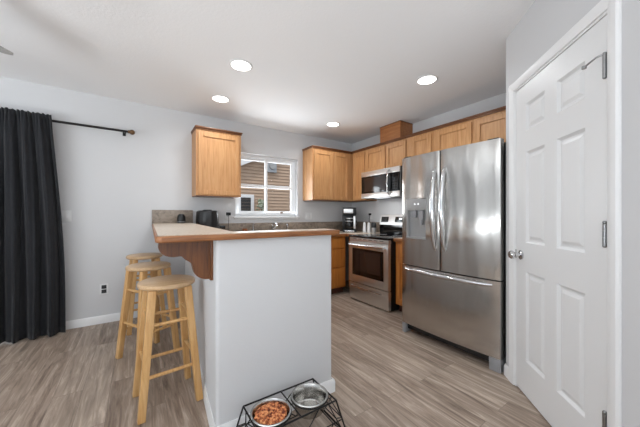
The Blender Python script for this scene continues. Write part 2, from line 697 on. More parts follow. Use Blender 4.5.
struct('ground', MB().box(-8, 14, NY + .3, 9.6, -.7, -.6), M['dark_grey'])

# patio door behind the curtain
pd = thing('door_2', 'white patio door behind the charcoal curtain', 'door', (PATIO[0], NY, 0))
pd['kind'] = 'structure'
pw, ph = PATIO[1] - PATIO[0], PATIO[3]
MB().box(0, .06, .03, .13, 0, ph).box(pw - .06, pw, .03, .13, 0, ph).box(.06, pw - .06, .03, .13, ph - .06, ph).box(.06, pw - .06, .03, .13, 0, .05).box(pw / 2 - .05, pw / 2 + .05, .05, .11, .05, ph - .06).build('door_frame', M['vinyl'], pd)
MB().box(.06, pw - .06, .066, .072, .05, ph - .06).build('pane', M['glass'], pd)

# ------------------------------------------------------------------ pantry door
pdoor = thing('door_1', 'white six-panel pantry door with a round chrome knob', 'door', (KX, KY, 0), DZ)
pdoor['kind'] = 'structure'
d0, d1, dz0, dz1 = .14, .89, .012, 2.047
rows = [(.235, .822), (1.013, 1.605), (1.743, 1.92)]
cols = [(.261, .46), (.566, .768)]
yF, yB = .004, .042
mb = MB()
xs = [d0, cols[0][0], cols[0][1], cols[1][0], cols[1][1], d1]
for x0, x1 in ((xs[0], xs[1]), (xs[2], xs[3]), (xs[4], xs[5])):
    mb.box(x0, x1, yF, yB, dz0, dz1)
zs = [dz0, rows[0][0], rows[0][1], rows[1][0], rows[1][1], rows[2][0], rows[2][1], dz1]
for c0, c1 in cols:
    for z0, z1 in ((zs[0], zs[1]), (zs[2], zs[3]), (zs[4], zs[5]), (zs[6], zs[7])):
        mb.box(c0, c1, yF, yB, z0, z1)
    for z0, z1 in rows:
        # moulded, raised panel: sloping sticking, flat groove, raised field
        R = []
        for ins, y in ((0, yF), (.014, yF + .013), (.024, yF + .013), (.042, yF + .004)):
            R.append([(c0 + ins, y, z0 + ins), (c1 - ins, y, z0 + ins), (c1 - ins, y, z1 - ins), (c0 + ins, y, z1 - ins)])
        b = bmesh.new()
        rr = [[b.verts.new(p) for p in q] for q in R]
        for a_, c_ in zip(rr[:-1], rr[1:]):
            for i in range(4):
                j = (i + 1) % 4
                b.faces.new((a_[i], a_[j], c_[j], c_[i]))
        b.faces.new(rr[-1])
        mb._join(b)
slab = mb.build('door_slab', M['door'], pdoor, angle=12)
kx, kz = .205, .925
rot = Matrix.Translation((kx, yF, kz)) @ Matrix.Rotation(PI / 2, 4, 'X')
kb = MB().lathe([(0, 0), (.032, 0), (.032, .006), (.026, .01), (.012, .012), (.011, .036), (.02, .042), (.028, .052), (.028, .062), (.02, .072), (0, .074)], 28, mat=rot).build('knob', M['chrome'], pdoor)
MB().box(d0 - .002, d0 + .004, .0, .03, kz - .03, kz + .03).build('latch_plate', M['nickel'], pdoor)
for hz in (1.83, 1.11, .30):
    hb = MB()
    for i in range(3):
        z = hz - .045 + i * .03
        hb.lathe([(0, z), (.0075, z), (.0075, z + .029), (0, z + .029)], 14, center=(.892, -.006))
    hb.sphere((.892, -.006, hz + .05), .008).sphere((.892, -.006, hz - .05), .008)
    hb.box(.893, .905, -.004, .001, hz - .045, hz + .045)
    h = hb.build('hinge', M['nickel'], pdoor)
    if hz > 1.5:
        MB().tube([(.892, -.006, hz + .05), (.876, -.025, hz + .045), (.835, -.04, hz + .03)], .004).lathe([(0, 0), (.009, 0), (.009, .012), (0, .012)], 12, mat=Matrix.Translation((.829, -.04, hz + .022))).build('door_stop', M['nickel'], h)
# jamb and casing
mb = MB().box(.126, .138, .0, .11, 0, 2.05).box(.892, .904, .002, .11, 0, 2.05).box(.126, .904, .0, .11, 2.05, 2.062).box(.14, .89, .05, .062, 2.03, 2.05)
struct('trim_2', mb, M['white'], loc=(KX, KY, 0), rz=DZ, label='white jamb lining the pantry door opening', cat='trim')


def casing(x0, x1, z0, z1, vert, flip=False):
    prof = [(0, 0), (0, -.008), (.012, -.012), (.03, -.015), (.05, -.015), (.058, -.008), (.058, 0)]
    if flip:
        prof = [(.058 - u, v) for u, v in prof]
    if vert:
        return [[(x0 + u, v, z) for u, v in prof] for z in (z0, z1)]
    return [[(x, v, z0 + u) for u, v in prof] for x in (x0, x1)]


mb = MB().loft(casing(.07, 0, 0, 2.12, True, True)).loft(casing(.907, 0, 0, 2.12, True)).loft(casing(.07, .965, 2.062, 0, False))
struct('trim_3', mb, M['white'], loc=(KX, KY, 0), rz=DZ, label='white moulded casing around the pantry door', cat='trim')


# ------------------------------------------------------------------ cabinets
def shaker(w, h, z0, x0, y, fr=.055, th=.02):
    """one framed cabinet door with a recessed panel, front at y"""
    mb = MB()
    b = .0025
    mb.box(x0, x0 + fr, y, y + th, z0, z0 + h, b, 1).box(x0 + w - fr, x0 + w, y, y + th, z0, z0 + h, b, 1)
    mb.box(x0 + fr, x0 + w - fr, y, y + th, z0, z0 + fr, b, 1).box(x0 + fr, x0 + w - fr, y, y + th, z0 + h - fr, z0 + h, b, 1)
    mb.box(x0 + fr, x0 + w - fr, y + .013, y + th - .002, z0 + fr, z0 + h - fr)
    return mb


def upper(label, loc, rz, w, d, h, doors, crown=(0, 0, 0, 0), sides=(1, 1)):
    t = thing('upper_cabinet', label, 'cabinet', loc, rz, None)
    MB().box(0, w, -d + .02, -.001, 0, h, .001, 1).build('cabinet_body', M['maple'], t)
    for x0, x1 in doors:
        shaker(x1 - x0, h - .055, .012, x0, -d, fr=min(.055, (x1 - x0) * .22)).build('door', M['maple'], t)
    l, rgt, ps, top = crown
    MB().box(-l, w + rgt, -d - .012, -.001, h + .002, h + .018, .003).box(-l * .5, w + rgt * .5, -d + .004, -.001, h - .014, h + .002, .001).build('crown_molding', M['crown'], t, label='darker brown top trim')
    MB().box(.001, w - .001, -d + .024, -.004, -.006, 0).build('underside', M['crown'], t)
    return t


ZU, HU = 1.435, .815
upper('honey maple single-door cabinet hanging alone left of the kitchen window', (.588, NY, ZU), 0, .545, .32, HU, [(.025, .52)], (.012, .012, 0, 0))
upper('honey maple two-door wall cabinet right of the window, reaching into the corner', (2.243, NY, ZU), 0, EX - 2.243 - .002, .32, HU, [(.026, .378), (.405, .71)], (.012, 0, 0, 0))
upper('tall narrow honey maple wall cabinet in the corner left of the microwave', (EX, 3.504, ZU), -PI / 2, .302, .28, HU, [(.02, .288)])
upper('short two-door maple cabinet right above the microwave', (EX, 3.20, 1.862), -PI / 2, .80, .28, .388, [(.03, .425), (.445, .795)])
upper('short single-door maple cabinet between the microwave and refrigerator cabinets', (EX, 2.398, 1.862), -PI / 2, .405, .28, .388, [(.085, .375)])
upper('short wide two-door maple cabinet above the refrigerator', (EX, 1.991, 1.862), -PI / 2, 1.078, .28, .388, [(.035, .46), (.495, .94)])
vc = thing('vent_chase', 'brown wooden box on top of the wall cabinets reaching the ceiling', 'vent box', (EX, 2.877, 2.274), -PI / 2)
MB().box(0, .378, -.27, -.001, 0, H - 2.275, .002, 1).build('box_panel', wood('chase_wood', (136, 82, 42), (158, 100, 54), (178, 120, 70), axis=0), vc)
MB().box(-.004, .382, -.274, -.001, H - 2.274 - .016, H - 2.276, .003).build('trim_strip', M['crown'], vc)


def base(label, loc, rz, w, d, fronts, drawers=(), top=.873):
    t = thing('base_cabinet', label, 'cabinet', loc, rz)
    MB().box(0, w, -d + .02, -.001, .1, top, .001, 1).build('cabinet_body', M['maple_shaded'], t)
    MB().box(.001, w - .001, -d + .085, -.03, 0, .1).build('toe_kick', M['toe'], t, label='dark recessed toe kick')
    for x0, x1, z0, z1 in fronts:
        shaker(x1 - x0, z1 - z0, z0, x0, -d, fr=min(.05, (x1 - x0) * .22)).build('door', M['maple_shaded'], t)
    for x0, x1, z0, z1 in drawers:
        MB().box(x0, x1, -d, -d + .02, z0, z1, .005).build('drawer', M['maple_shaded'], t)
    return t


base('honey wood drawer cabinet between the half wall and the stove', (2.16, NY, 0), 0, .50, .61, [], [(.02, .48, .70, .85), (.02, .48, .42, .68), (.02, .48, .13, .40)])
base('honey wood sink cabinet with two doors under the window', (1.155, NY, 0), 0, 1.0, .61, [(.02, .49, .13, .68), (.51, .98, .13, .68)], [(.02, .98, .70, .85)], top=.735)
base('narrow honey wood cabinet between the stove and the refrigerator', (EX, 2.262, 0), -PI / 2, .385, .66, [(.03, .355, .13, .67)], [(.03, .355, .69, .85)])
base('narrow corner filler cabinet behind the left side of the stove', (EX, NY - .61, 0), -PI / 2, .195, .60, [])

# ------------------------------------------------------------------ counters
wt = thing('worktop', 'beige laminate kitchen worktop with oak edge under the window', 'worktop', (0, 0, 0))
poly = [(.64, NY - .002), (exx(1.61) + .01, 1.605), (1.10, 1.605), (1.10, 3.205), (2.64, 3.205), (2.64, 3.03), (EX - .002, 3.03), (EX - .002, NY - .002)]
sx0, sx1, sy0, sy1 = 1.27, 1.93, 3.33, 3.73
# counter split around the sink bowl
mb = MB()
mb.prism([(.60, NY - .022), (.49, 1.61), (1.09, 1.61), (1.09, 3.22), (sx0, 3.22), (sx0, NY - .022)], .874, .9135, .004)
mb.box(sx0, sx1, 3.22, sy0, .874, .9135).box(sx0, sx1, sy1, NY - .022, .874, .9135)
mb.prism([(sx1, 3.22), (2.66, 3.22), (2.66, 3.03), (EX - .022, 3.03), (EX - .022, NY - .022), (sx1, NY - .022)], .874, .9135, .004)
mb.build('surface', M['counter'], wt)
MB().box(1.092, 1.112, 1.61, 3.198, .873, .914, .004).box(1.112, 2.66, 3.198, 3.22, .873, .914, .004).box(2.64, 2.66, 3.03, 3.198, .873, .914, .004).build('edge_trim', M['oak'], wt, label='oak front edge')
MB().box(.605, EX - .022, NY - .021, NY - .001, .914, 1.083, .004).box(EX - .021, EX - .001, 3.06, NY - .022, .914, 1.083, .004).build('backsplash', M['stone'], wt, label='taupe stone-look upstand')
wt2 = thing('worktop', 'small piece of beige worktop between stove and refrigerator', 'worktop', (EX, 2.262, 0), -PI / 2)
MB().box(0, .385, -.66, -.002, .874, .9135, .004).build('surface', M['counter'], wt2)
MB().box(0, .385, -.682, -.66, .873, .914, .004).build('edge_trim', M['oak'], wt2)
MB().box(0, .385, -.021, -.001, .914, 1.083, .004).build('backsplash', M['stone'], wt2)
# sink and faucet
sk = thing('sink', 'steel kitchen sink set in the worktop below the window', 'sink', (1.6, 3.53, 0))
g = .012
R = []
for ins, z in ((-.012, .9145), (-.012, .918), (.012, .918), (.03, .90), (.05, .745), (.30, .742)):
    hx, hy = (sx1 - sx0) / 2 - ins, (sy1 - sy0) / 2 - min(ins, .19)
    R.append([(sx_ * hx, sy_ * hy, z) for sx_, sy_ in ((-1, -1), (1, -1), (1, 1), (-1, 1))])
MB().loft(R[1:], cap=False).build('basin', M['bowl'], sk)
fc = thing('faucet', 'chrome faucet with curved spout at the sink', 'faucet', (1.68, 3.775, .914))
MB().lathe([(0, 0), (.028, 0), (.028, .008), (.018, .014), (.016, .06), (0, .06)], 20).build('faucet_base', M['chrome'], fc)
MB().tube([(0, 0, .05), (0, 0, .1), (0, -.012, .14), (0, -.05, .165), (0, -.1, .165), (0, -.15, .145), (0, -.165, .12)], .012).build('spout', M['chrome'], fc)
MB().tube([(0, 0, .06), (.045, -.01, .10), (.07, -.015, .135)], [.009, .008, .011]).build('handle', M['chrome'], fc)
sp = thing('soap_dispenser', 'slim chrome soap pump left of the faucet', 'soap dispenser', (1.385, 3.775, .914))
MB().lathe([(0, 0), (.024, 0), (.024, .01), (.015, .016), (.013, .10), (.017, .105), (.017, .118), (.007, .122), (.007, .165), (0, .165)], 18).build('bottle', M['chrome'], sp)
MB().tube([(0, 0, .16), (0, -.03, .165), (0, -.055, .155)], .006).build('pump_nozzle', M['chrome'], sp)
sq = thing('sink_sprayer', 'small chrome sprayer right of the faucet', 'sprayer', (1.93, 3.775, .914))
MB().lathe([(0, 0), (.022, 0), (.022, .012), (.014, .02), (.012, .08), (.017, .10), (.015, .15), (0, .155)], 16).build('sprayer_head', M['chrome'], sq)
cup = MB().lathe([(0, 0), (.032, 0), (.036, .09), (.033, .09), (.03, .006), (0, .006)], 20).build('tumbler', base_mat('amber_brown', (150, 84, 44), .4))
cup.location = (1.26, 3.765, .914)
tag(cup, 'small orange-brown tumbler against the backsplash left of the sink', 'tumbler')

# breakfast bar
bar = thing('breakfast_bar', 'raised breakfast bar top with beige laminate and oak edge', 'bar counter', (0, 0, 0))
ZB = 1.096
outer = [(.07, 1.478), (.077, 1.456), (.095, 1.442)] + [(1.128, 1.442), (1.142, 1.456), (1.142, 1.628), (exx(1.64) + .018, 1.628), (exx(NY) + .018, NY - .001), (.15, NY - .001)]
MB().prism(outer, 1.062, ZB - .003, .006).build('edge_trim', M['oak'], bar, label='golden oak edge')
inner = [(.082, 1.486), (.102, 1.466), (1.116, 1.466), (1.116, 1.606), (exx(1.63) - .004, 1.606), (exx(NY) - .004, NY - .022), (.160, NY - .022)]
MB().prism(inner, ZB - .003, ZB, .001).build('surface', M['counter'], bar)
MB().box(.15, exx(NY) + .018, NY - .021, NY - .001, ZB - .002, 1.258, .004).build('backsplash', M['stone'], bar, label='taupe stone-look upstand')

# scroll bracket
cb = thing('bar_bracket', 'brown oak scroll bracket under the overhang of the breakfast bar', 'bracket', (0, 1.575, 0))
pr = [(.335, 1.061), (.092, 1.061), (.089, 1.036)]
pr += bez((.089, 1.028), (.094, 1.0), (.112, .984), (.142, .978), 8)
pr += bez((.142, .978), (.165, .974), (.182, .98), (.196, .976), 6)
pr += bez((.196, .976), (.205, .958), (.222, .952), (.238, .938), 8)
pr += bez((.238, .938), (.248, .925), (.246, .90), (.256, .88), 8)
pr += bez((.256, .88), (.268, .858), (.29, .846), (.318, .842), 8)
pr += [(.335, .842)]
b = bmesh.new()
fa = [b.verts.new((x, 0, z)) for x, z in pr]
fb = [b.verts.new((x, .045, z)) for x, z in pr]
b.faces.new(fa)
b.faces.new(list(reversed(fb)))
for i in range(len(pr)):
    j = (i + 1) % len(pr)
    b.faces.new((fa[i], fb[i], fb[j], fa[j]))
bmesh.ops.recalc_face_normals(b, faces=b.faces)
MB()._join(b).build('scroll_panel', M['oak_brown'], cb)
MB().box(.332, .3505, -.012, .057, .835, 1.061, .003).build('back_plate', M['oak_brown'], cb)


# ------------------------------------------------------------------ refrigerator
FY0, FY1, FXF = 1.853, .934, 2.24     # north edge, south edge, door front
fw = FY0 - FY1
fr = thing('refrigerator', 'large stainless steel french-door refrigerator with water dispenser', 'refrigerator', (EX - .10, FY0, 0), -PI / 2)
fd = EX - .10 - FXF                   # depth from back to door front
MB().box(.004, fw - .004, -fd + .085, 0, .05, 1.755, .006).build('cabinet_body', M['dark_grey'], fr, label='dark grey side casing')


def bulge(x):                         # gently rounded fronts across the whole width
    u = (x - fw / 2) / (fw / 2)
    return -fd + .022 * u * u


def door_panel(x0, x1, z0, z1, hole=None, n=14):
    mb = MB()
    rr = .012
    prof = [(x0 + .001, -fd + .078), (x0, bulge(x0) + rr), (x0 + rr * .3, bulge(x0) + rr * .3), (x0 + rr, bulge(x0 + rr))]
    prof += [(x0 + rr + (x1 - x0 - 2 * rr) * i / n, bulge(x0 + rr + (x1 - x0 - 2 * rr) * i / n)) for i in range(1, n)]
    prof += [(x1 - rr, bulge(x1 - rr)), (x1 - rr * .3, bulge(x1) + rr * .3), (x1, bulge(x1) + rr), (x1 - .001, -fd + .078)]
    if hole is None:
        mb.prism(prof, z0, z1)
        return mb
    hx0, hx1, hz0, hz1 = hole
    yb = -fd + .078
    full = [(z0, hz0), (hz1, z1)]
    for a_, b_ in full:
        mb.prism(prof, a_, b_)

    def cut(a_, b_):
        pts = [p for p in prof[1:-1] if a_ < p[0] < b_]
        pts = [(a_, bulge(a_) if a_ > x0 else bulge(a_) + rr)] + pts + [(b_, bulge(b_) if b_ < x1 else bulge(b_) + rr)]
        return [(a_, yb)] + pts + [(b_, yb)]
    mb.prism(cut(x0, hx0), hz0, hz1)
    mb.prism(cut(hx1, x1), hz0, hz1)
    mb.box(hx0, hx1, yb - .012, yb, hz0, hz1)
    return mb


xm = FY0 - 1.414
zs_, zt = .695, 1.772
hole = (.065, .293, .962, 1.356)
dl = door_panel(.0, xm - .004, zs_ + .004, zt, hole).build('door', M['steel'], fr)
dr = door_panel(xm + .004, fw, zs_ + .004, zt).build('door', M['steel'], fr)
fz = door_panel(0, fw, .105, zs_ - .006).build('freezer_drawer', M['steel'], fr)
# dispenser on the door
hx0, hx1, hz0, hz1 = hole
yd = bulge(hx0)
ds = MB().box(hx0 + .002, hx1 - .002, yd - .004, -fd + .066, 1.24, hz1 - .002, .004).build('dispenser', M['panel_grey'], dl, label='silver dispenser with control strip')
# recess walls, nozzle, tray of the dispenser
MB().box(hx0, hx0 + .012, yd + .0, -fd + .066, hz0, 1.24).box(hx1 - .012, hx1, yd + .0, -fd + .066, hz0, 1.24).box(hx0 + .012, hx1 - .012, -fd + .058, -fd + .066, hz0, 1.24).build('recess', M['panel_grey'], dl)
MB().box(hx0, hx1, yd - .006, -fd + .06, hz0, hz0 + .02, .004).build('drip_tray', M['panel_grey'], dl)
MB().box(hx0 + .05, hx0 + .10, yd + .012, yd + .04, 1.17, 1.24, .004).box(hx0 + .13, hx0 + .18, yd + .01, yd + .04, 1.15, 1.24, .004).lathe([(0, 1.10), (.016, 1.10), (.02, 1.15), (0, 1.15)], 14, center=(hx0 + .155, yd + .026)).build('nozzle', M['grey_plastic'], dl)
for ix in (.10, .14):
    MB().sphere((hx0 + ix, yd - .004, 1.30), .007, 1, .5, 1).build('indicator', M['led'], dl)


def bow(a, b, out, axis, r=.013, n=16):
    """bowed bar handle from a to b, standing off by out"""
    pts, rad = [], []
    A, B = Vector(a), Vector(b)
    for i in range(n + 1):
        t = i / n
        p = A.lerp(B, t)
        s = math.sin(PI * t) ** .55 if 0 < t < 1 else 0
        p = p + Vector((0, -out * s, 0))
        pts.append(p)
        rad.append(r * (.8 + .35 * math.sin(PI * t)))
    return MB().tube(pts, rad, 12)


for dd, xx in ((dl, xm - .045), (dr, xm + .045)):
    y_ = bulge(xx)
    bow((xx, y_ + .004, 1.61), (xx, y_ + .004, .88), .055, 0, .019).build('handle', M['steel_handle'], dd)
bow((.035, bulge(.035) + .006, .655), (fw - .06, bulge(fw - .06) + .006, .655), .06, 1, .017).build('handle', M['steel_handle'], fz)
MB().box(.03, fw - .03, -fd + .07, -fd + .11, .035, .098).build('grille', M['black'], fr)
for x0, x1 in ((.004, .04), (fw - .085, fw - .002)):
    MB().box(x0, x1, -fd + .022, -fd + .12, 0, .1, .006).build('foot', M['grey_plastic'], fr)
for x0 in (.02, fw - .10):
    MB().box(x0, x0 + .08, -fd + .03, -fd + .13, 1.756, 1.784, .006).build('hinge_cover', M['dark_grey'], fr)

# ------------------------------------------------------------------ stove
rw = .745
st = thing('stove', 'stainless steel electric stove with black glass cooktop and oven door', 'stove', (EX - .045, 3.018, 0), -PI / 2)
rd = EX - .045 - 2.535
MB().box(.004, rw - .004, -rd + .05, 0, .012, .885, .003).build('stove_body', M['black'], st)
MB().box(0, rw, -rd - .012, -.085, .885, .913, .006).build('cooktop', M['black_gloss'], st)
for bx, by, br_ in ((.19, -.52, .105), (.55, -.52, .09), (.19, -.25, .08), (.55, -.25, .105)):
    MB().lathe([(br_ - .004, .9132), (br_ - .004, .9138), (br_, .9138), (br_, .9132)], 36, center=(bx, by)).lathe([(br_ * .6, .9132), (br_ * .6, .9137), (br_ * .6 + .003, .9137), (br_ * .6 + .003, .9132)], 36, center=(bx, by)).build('burner_ring', M['grey_plastic'], st)
mb = MB().box(.008, rw - .008, -rd + .01, -rd + .05, .83, .884, .005)
cr = mb.build('vent_strip', M['steel_flat'], st)
for i in range(6):
    MB().box(.09 + i * .1, .15 + i * .1, -rd + .007, -rd + .012, .862, .868).build('vent_slot', M['black'], cr)
mb = MB()
zo0, zo1 = .262, .826
wx0, wx1, wz0, wz1 = .075, rw - .085, .365, .735
mb.box(.006, wx0, -rd, -rd + .045, zo0, zo1, .003).box(wx1, rw - .006, -rd, -rd + .045, zo0, zo1, .003).box(wx0, wx1, -rd, -rd + .045, zo0, wz0, .003).box(wx0, wx1, -rd, -rd + .045, wz1, zo1, .003)
od = mb.build('oven_door', M['steel_flat'], st)
MB().box(wx0, wx1, -rd + .001, -rd + .02, wz0, wz1).build('window_surround', M['black_gloss'], od, label='black glass border')
MB().box(wx0 + .06, wx1 - .06, -rd - .0005, -rd + .004, wz0 + .06, wz1 - .03).build('oven_window', M['oven_glass'], od)
hb = MB()
hb.tube([(.05, -rd - .042, .785), (.2, -rd - .048, .788), (rw / 2, -rd - .05, .789), (rw - .2, -rd - .048, .788), (rw - .05, -rd - .042, .785)], .014, 12)
hb.box(.05, .075, -rd - .045, -rd, .775, .797, .004).box(rw - .075, rw - .05, -rd - .045, -rd, .775, .797, .004)
hb.build('handle', M['steel_handle'], od)
mb = MB()
mb.box(.006, rw - .006, -rd + .004, -rd + .05, .02, .195, .003).box(.006, rw - .006, -rd + .018, -rd + .05, .195, .225).box(.006, .05, -rd + .004, -rd + .018, .195, .225).box(rw - .12, rw - .006, -rd + .004, -rd + .018, .195, .225).box(.006, rw - .006, -rd + .004, -rd + .05, .225, .252, .003)
dw = mb.build('storage_drawer', M['steel_flat'], st)
MB().box(.05, rw - .12, -rd - .004, -rd + .014, .19, .2, .003).build('pull', M['steel_handle'], dw)
# backguard
mb = MB().box(.004, rw - .004, -.085, 0, .9, 1.05, .004)
mb.build('backguard', M['black_gloss'], st)
bgp = MB().loft([[(x, -.09, 1.05), (x, -.06, 1.195), (x, -.045, 1.203), (x, 0, 1.203), (x, 0, 1.05)] for x in (.0, rw)]).build('control_panel', M['steel_flat'], st)
tilt = math.atan2(.03, .145)


def onpanel(x, z, dy=0):
    return Matrix.Translation((x, -.09 + (z - 1.05) * .03 / .145 - dy, z)) @ Matrix.Rotation(-tilt, 4, 'X')


for x in (.10, .645):
    MB().box(-.07, .07, -.004, .004, -.042, .042, .003, mat=onpanel(x, 1.13)).build('knob_plate', M['black'], bgp)
MB().box(-.1, .1, -.004, .004, -.042, .042, .003, mat=onpanel(.40, 1.13)).build('display', M['display'], bgp)
MB().box(-.025, .025, -.0055, .0, -.012, .012, mat=onpanel(.40, 1.14)).build('clock_digits', M['led'], bgp)
for x in (.067, .133, .612, .678):
    MB().lathe([(0, 0), (.024, 0), (.022, .018), (.018, .022), (0, .022)], 20, mat=onpanel(x, 1.13, .003) @ Matrix.Rotation(PI / 2, 4, 'X')).build('knob', M['dark_grey'], bgp)

# ------------------------------------------------------------------ microwave
mw_w, mw_h, mw_d = .745, .405, .39
mo = thing('microwave', 'stainless steel microwave mounted under the short cabinet above the stove', 'microwave', (EX - .001, 3.155, 1.45), -PI / 2)
MB().box(0, mw_w, -mw_d + .03, 0, .006, mw_h, .003).build('microwave_body', M['dark_grey'], mo)
xd_ = .585
mb = MB()
y0, y1 = -mw_d, -mw_d + .028
mb.box(.0, xd_, y0, y1, mw_h - .075, mw_h, .004).box(0, xd_, y0, y1, 0, .075, .004)
md = mb.build('door', M['steel_flat'], mo)
MB().box(.004, xd_, y0 + .003, y1, .075, mw_h - .075).build('door_glass', M['black_gloss'], md)
MB().box(.07, xd_ - .09, y0 + .0015, y0 + .004, .10, mw_h - .10).build('window_mesh', M['oven_glass'], md)
MB().tube([(xd_ - .02, y0 + .002, mw_h - .03), (xd_ - .02, y0 - .03, mw_h - .06), (xd_ - .02, y0 - .045, mw_h * .5), (xd_ - .02, y0 - .03, .06), (xd_ - .02, y0 + .002, .03)], [.011, .014, .015, .014, .011], 12).build('handle', M['steel_handle'], md)
cp = MB().box(xd_ + .002, mw_w, y0 + .015, y1, .01, mw_h - .01).box(xd_ + .002, mw_w, y0, y1, 0, .075, .004).box(xd_ + .002, mw_w, y0, y1, mw_h - .075, mw_h, .004).build('control_panel', M['steel_flat'], mo)
MB().box(xd_ + .002, mw_w - .004, y0 + .003, y1, .075, mw_h - .075).build('keypad', M['black_gloss'], cp)
mb = MB()
for i in range(3):
    for j in range(4):
        mb.box(xd_ + .035 + i * .035, xd_ + .055 + i * .035, y0 + .0015, y0 + .004, .10 + j * .035, .118 + j * .035)
mb.build('keys', M['dark_grey'], cp)
MB().box(.02, mw_w - .02, -mw_d + .05, -.02, 0, .008).build('vent_grille', M['black'], mo)

ct_lens = MB().box(.22, .46, -.33, -.23, -.002, .001).build('cooktop_light', M['led'], mo)
ctd = bpy.data.lights.new('cooktop_lamp', 'AREA')
ctd.shape, ctd.size, ctd.size_y, ctd.energy = 'RECTANGLE', .24, .1, 1.5
cto = bpy.data.objects.new('cooktop_lamp', ctd)
COL.objects.link(cto)
cto.parent = mo
cto.location = (.34, -.28, -.006)

# ------------------------------------------------------------------ things on the counters
cm = thing('coffee_maker', 'black and steel drip coffee maker in the worktop corner', 'coffee maker', (2.965, 3.52, .914), math.radians(-38))
cm.scale = (1.12, 1.12, 1.06)
MB().box(-.10, .10, -.13, .11, 0, .04, .01).build('warming_base', M['black'], cm)
MB().box(-.10, .10, .02, .11, .04, .28, .008).build('water_tank', M['black'], cm)
MB().box(-.10, .10, -.13, .11, .27, .385, .014).build('brew_head', M['black'], cm)
MB().box(-.088, .05, -.134, -.128, .295, .362, .004).build('front_plate', M['steel_flat'], cm, label='steel front plate')
cf = MB().lathe([(0, 0), (.062, 0), (.075, .03), (.078, .08), (.066, .13), (.055, .155), (.058, .165), (.052, .165), (.05, .155)], 28, center=(0, -.05), mat=Matrix.Translation((0, 0, .042))).build('carafe', M['black_gloss'], cm)
MB().lathe([(.067, .17), (.0685, .17), (.0685, .178), (.067, .178)], 28, center=(0, -.05)).lathe([(.0, .207), (.05, .207), (.05, .222), (0, .222)], 24, center=(0, -.05)).build('carafe_band', M['steel_flat'], cf)
MB().tube([(.06, -.075, .185), (.10, -.10, .18), (.11, -.105, .12), (.075, -.08, .08)], .008).build('handle', M['black'], cf)
MB().box(.055, .085, -.136, -.13, .06, .25, .003).build('side_trim', M['steel_flat'], cm)
MB().box(-.07, .07, -.133, -.128, .012, .03, .002).build('switch_strip', M['steel_handle'], cm)

for k, (x, y, lab) in enumerate(((3.06, 3.255, 'white shaker on the worktop nearest the coffee maker'), (3.07, 3.165, 'white shaker on the worktop nearest the stove'))):
    if k == 0:
        s0 = thing('shaker', lab, 'shaker', (x, y, .914), 0, 'white shakers beside the stove')
        MB().lathe([(0, 0), (.026, 0), (.028, .01), (.024, .10), (.02, .13), (0, .13)], 20).build('shaker_body', M['plate'], s0)
        MB().lathe([(0, .13), (.021, .13), (.02, .155), (.012, .165), (0, .166)], 20).build('shaker_cap', M['plate'], s0)
    else:
        dup(s0, (x, y, .914), lab)
cn = thing('canister', 'small grey canister with black lid beside the stove backguard', 'canister', (3.10, 3.085, .914))
MB().lathe([(0, 0), (.036, 0), (.038, .006), (.038, .085), (0, .085)], 24).build('canister_body', M['panel_grey'], cn)
MB().lathe([(0, .085), (.04, .085), (.04, .15), (.03, .165), (0, .168)], 24).build('lid', M['black'], cn)

af = thing('air_fryer', 'black ribbed air fryer standing on the worktop behind the bar', 'air fryer', (.745, 3.674, .914), math.radians(-12))
prof = [(0, 0), (.118, 0), (.13, .02), (.132, .12), (.131, .26), (.124, .322), (.108, .338), (0, .342)]
mb = MB()
n = 40
R = []
for rr_, z in prof[1:-1]:
    R.append([((rr_ + (.004 if i % 4 < 2 else 0)) * math.cos(2 * PI * i / n), (rr_ + (.004 if i % 4 < 2 else 0)) * math.sin(2 * PI * i / n), z) for i in range(n)])
mb.loft(R)
mb.build('housing', M['black'], af)
MB().lathe([(0, .34), (.05, .34), (.055, .343), (.05, .348), (0, .349)], 24).build('top_cap', M['black_gloss'], af)
MB().box(.11, .146, -.08, .08, .03, .165, .012).build('basket_front', M['dark_grey'], af)
MB().box(.14, .215, -.022, .022, .095, .145, .01).build('handle', M['black_gloss'], af)

ss = thing('smart_speaker', 'small black rounded speaker on the bar against the backsplash', 'speaker', (.455, 3.745, 1.0965))
MB().lathe([(0, 0), (.040, 0), (.047, .012), (.0485, .05), (.044, .085), (.03, .108), (0, .115)], 28).build('speaker_body', M['black'], ss)
MB().lathe([(.0455, .012), (.0478, .012), (.0485, .02), (.0475, .02)], 28).build('light_ring', M['grey_plastic'], ss)


# ------------------------------------------------------------------ outlets and switches
def plate_thing(name, label, loc, rz, kind='outlet', w=.075, plug=False):
    t = thing(name, label, 'outlet' if kind != 'switch' else 'light switch', loc, rz)
    MB().box(-w / 2, w / 2, -.006, -.0005, -.058, .058, .003).build('cover_plate', M['plate'], t)
    if kind == 'outlet':
        for z in (-.026, .026):
            MB().box(-.02, .02, -.009, -.005, z - .019, z + .019, .004).build('socket', M['plate'], t)
    elif kind == 'dark':
        for z in (-.024, .024):
            mb = MB().box(-.022, .022, -.009, -.005, z - .02, z + .02, .003)
            mb.build('socket', M['socket'], t, label='dark socket')
    else:
        for x in ((0,) if w < .1 else (-.023, .023)):
            MB().box(x - .016, x + .016, -.010, -.005, -.033, .033, .003).build('rocker', M['plate'], t)
    return t


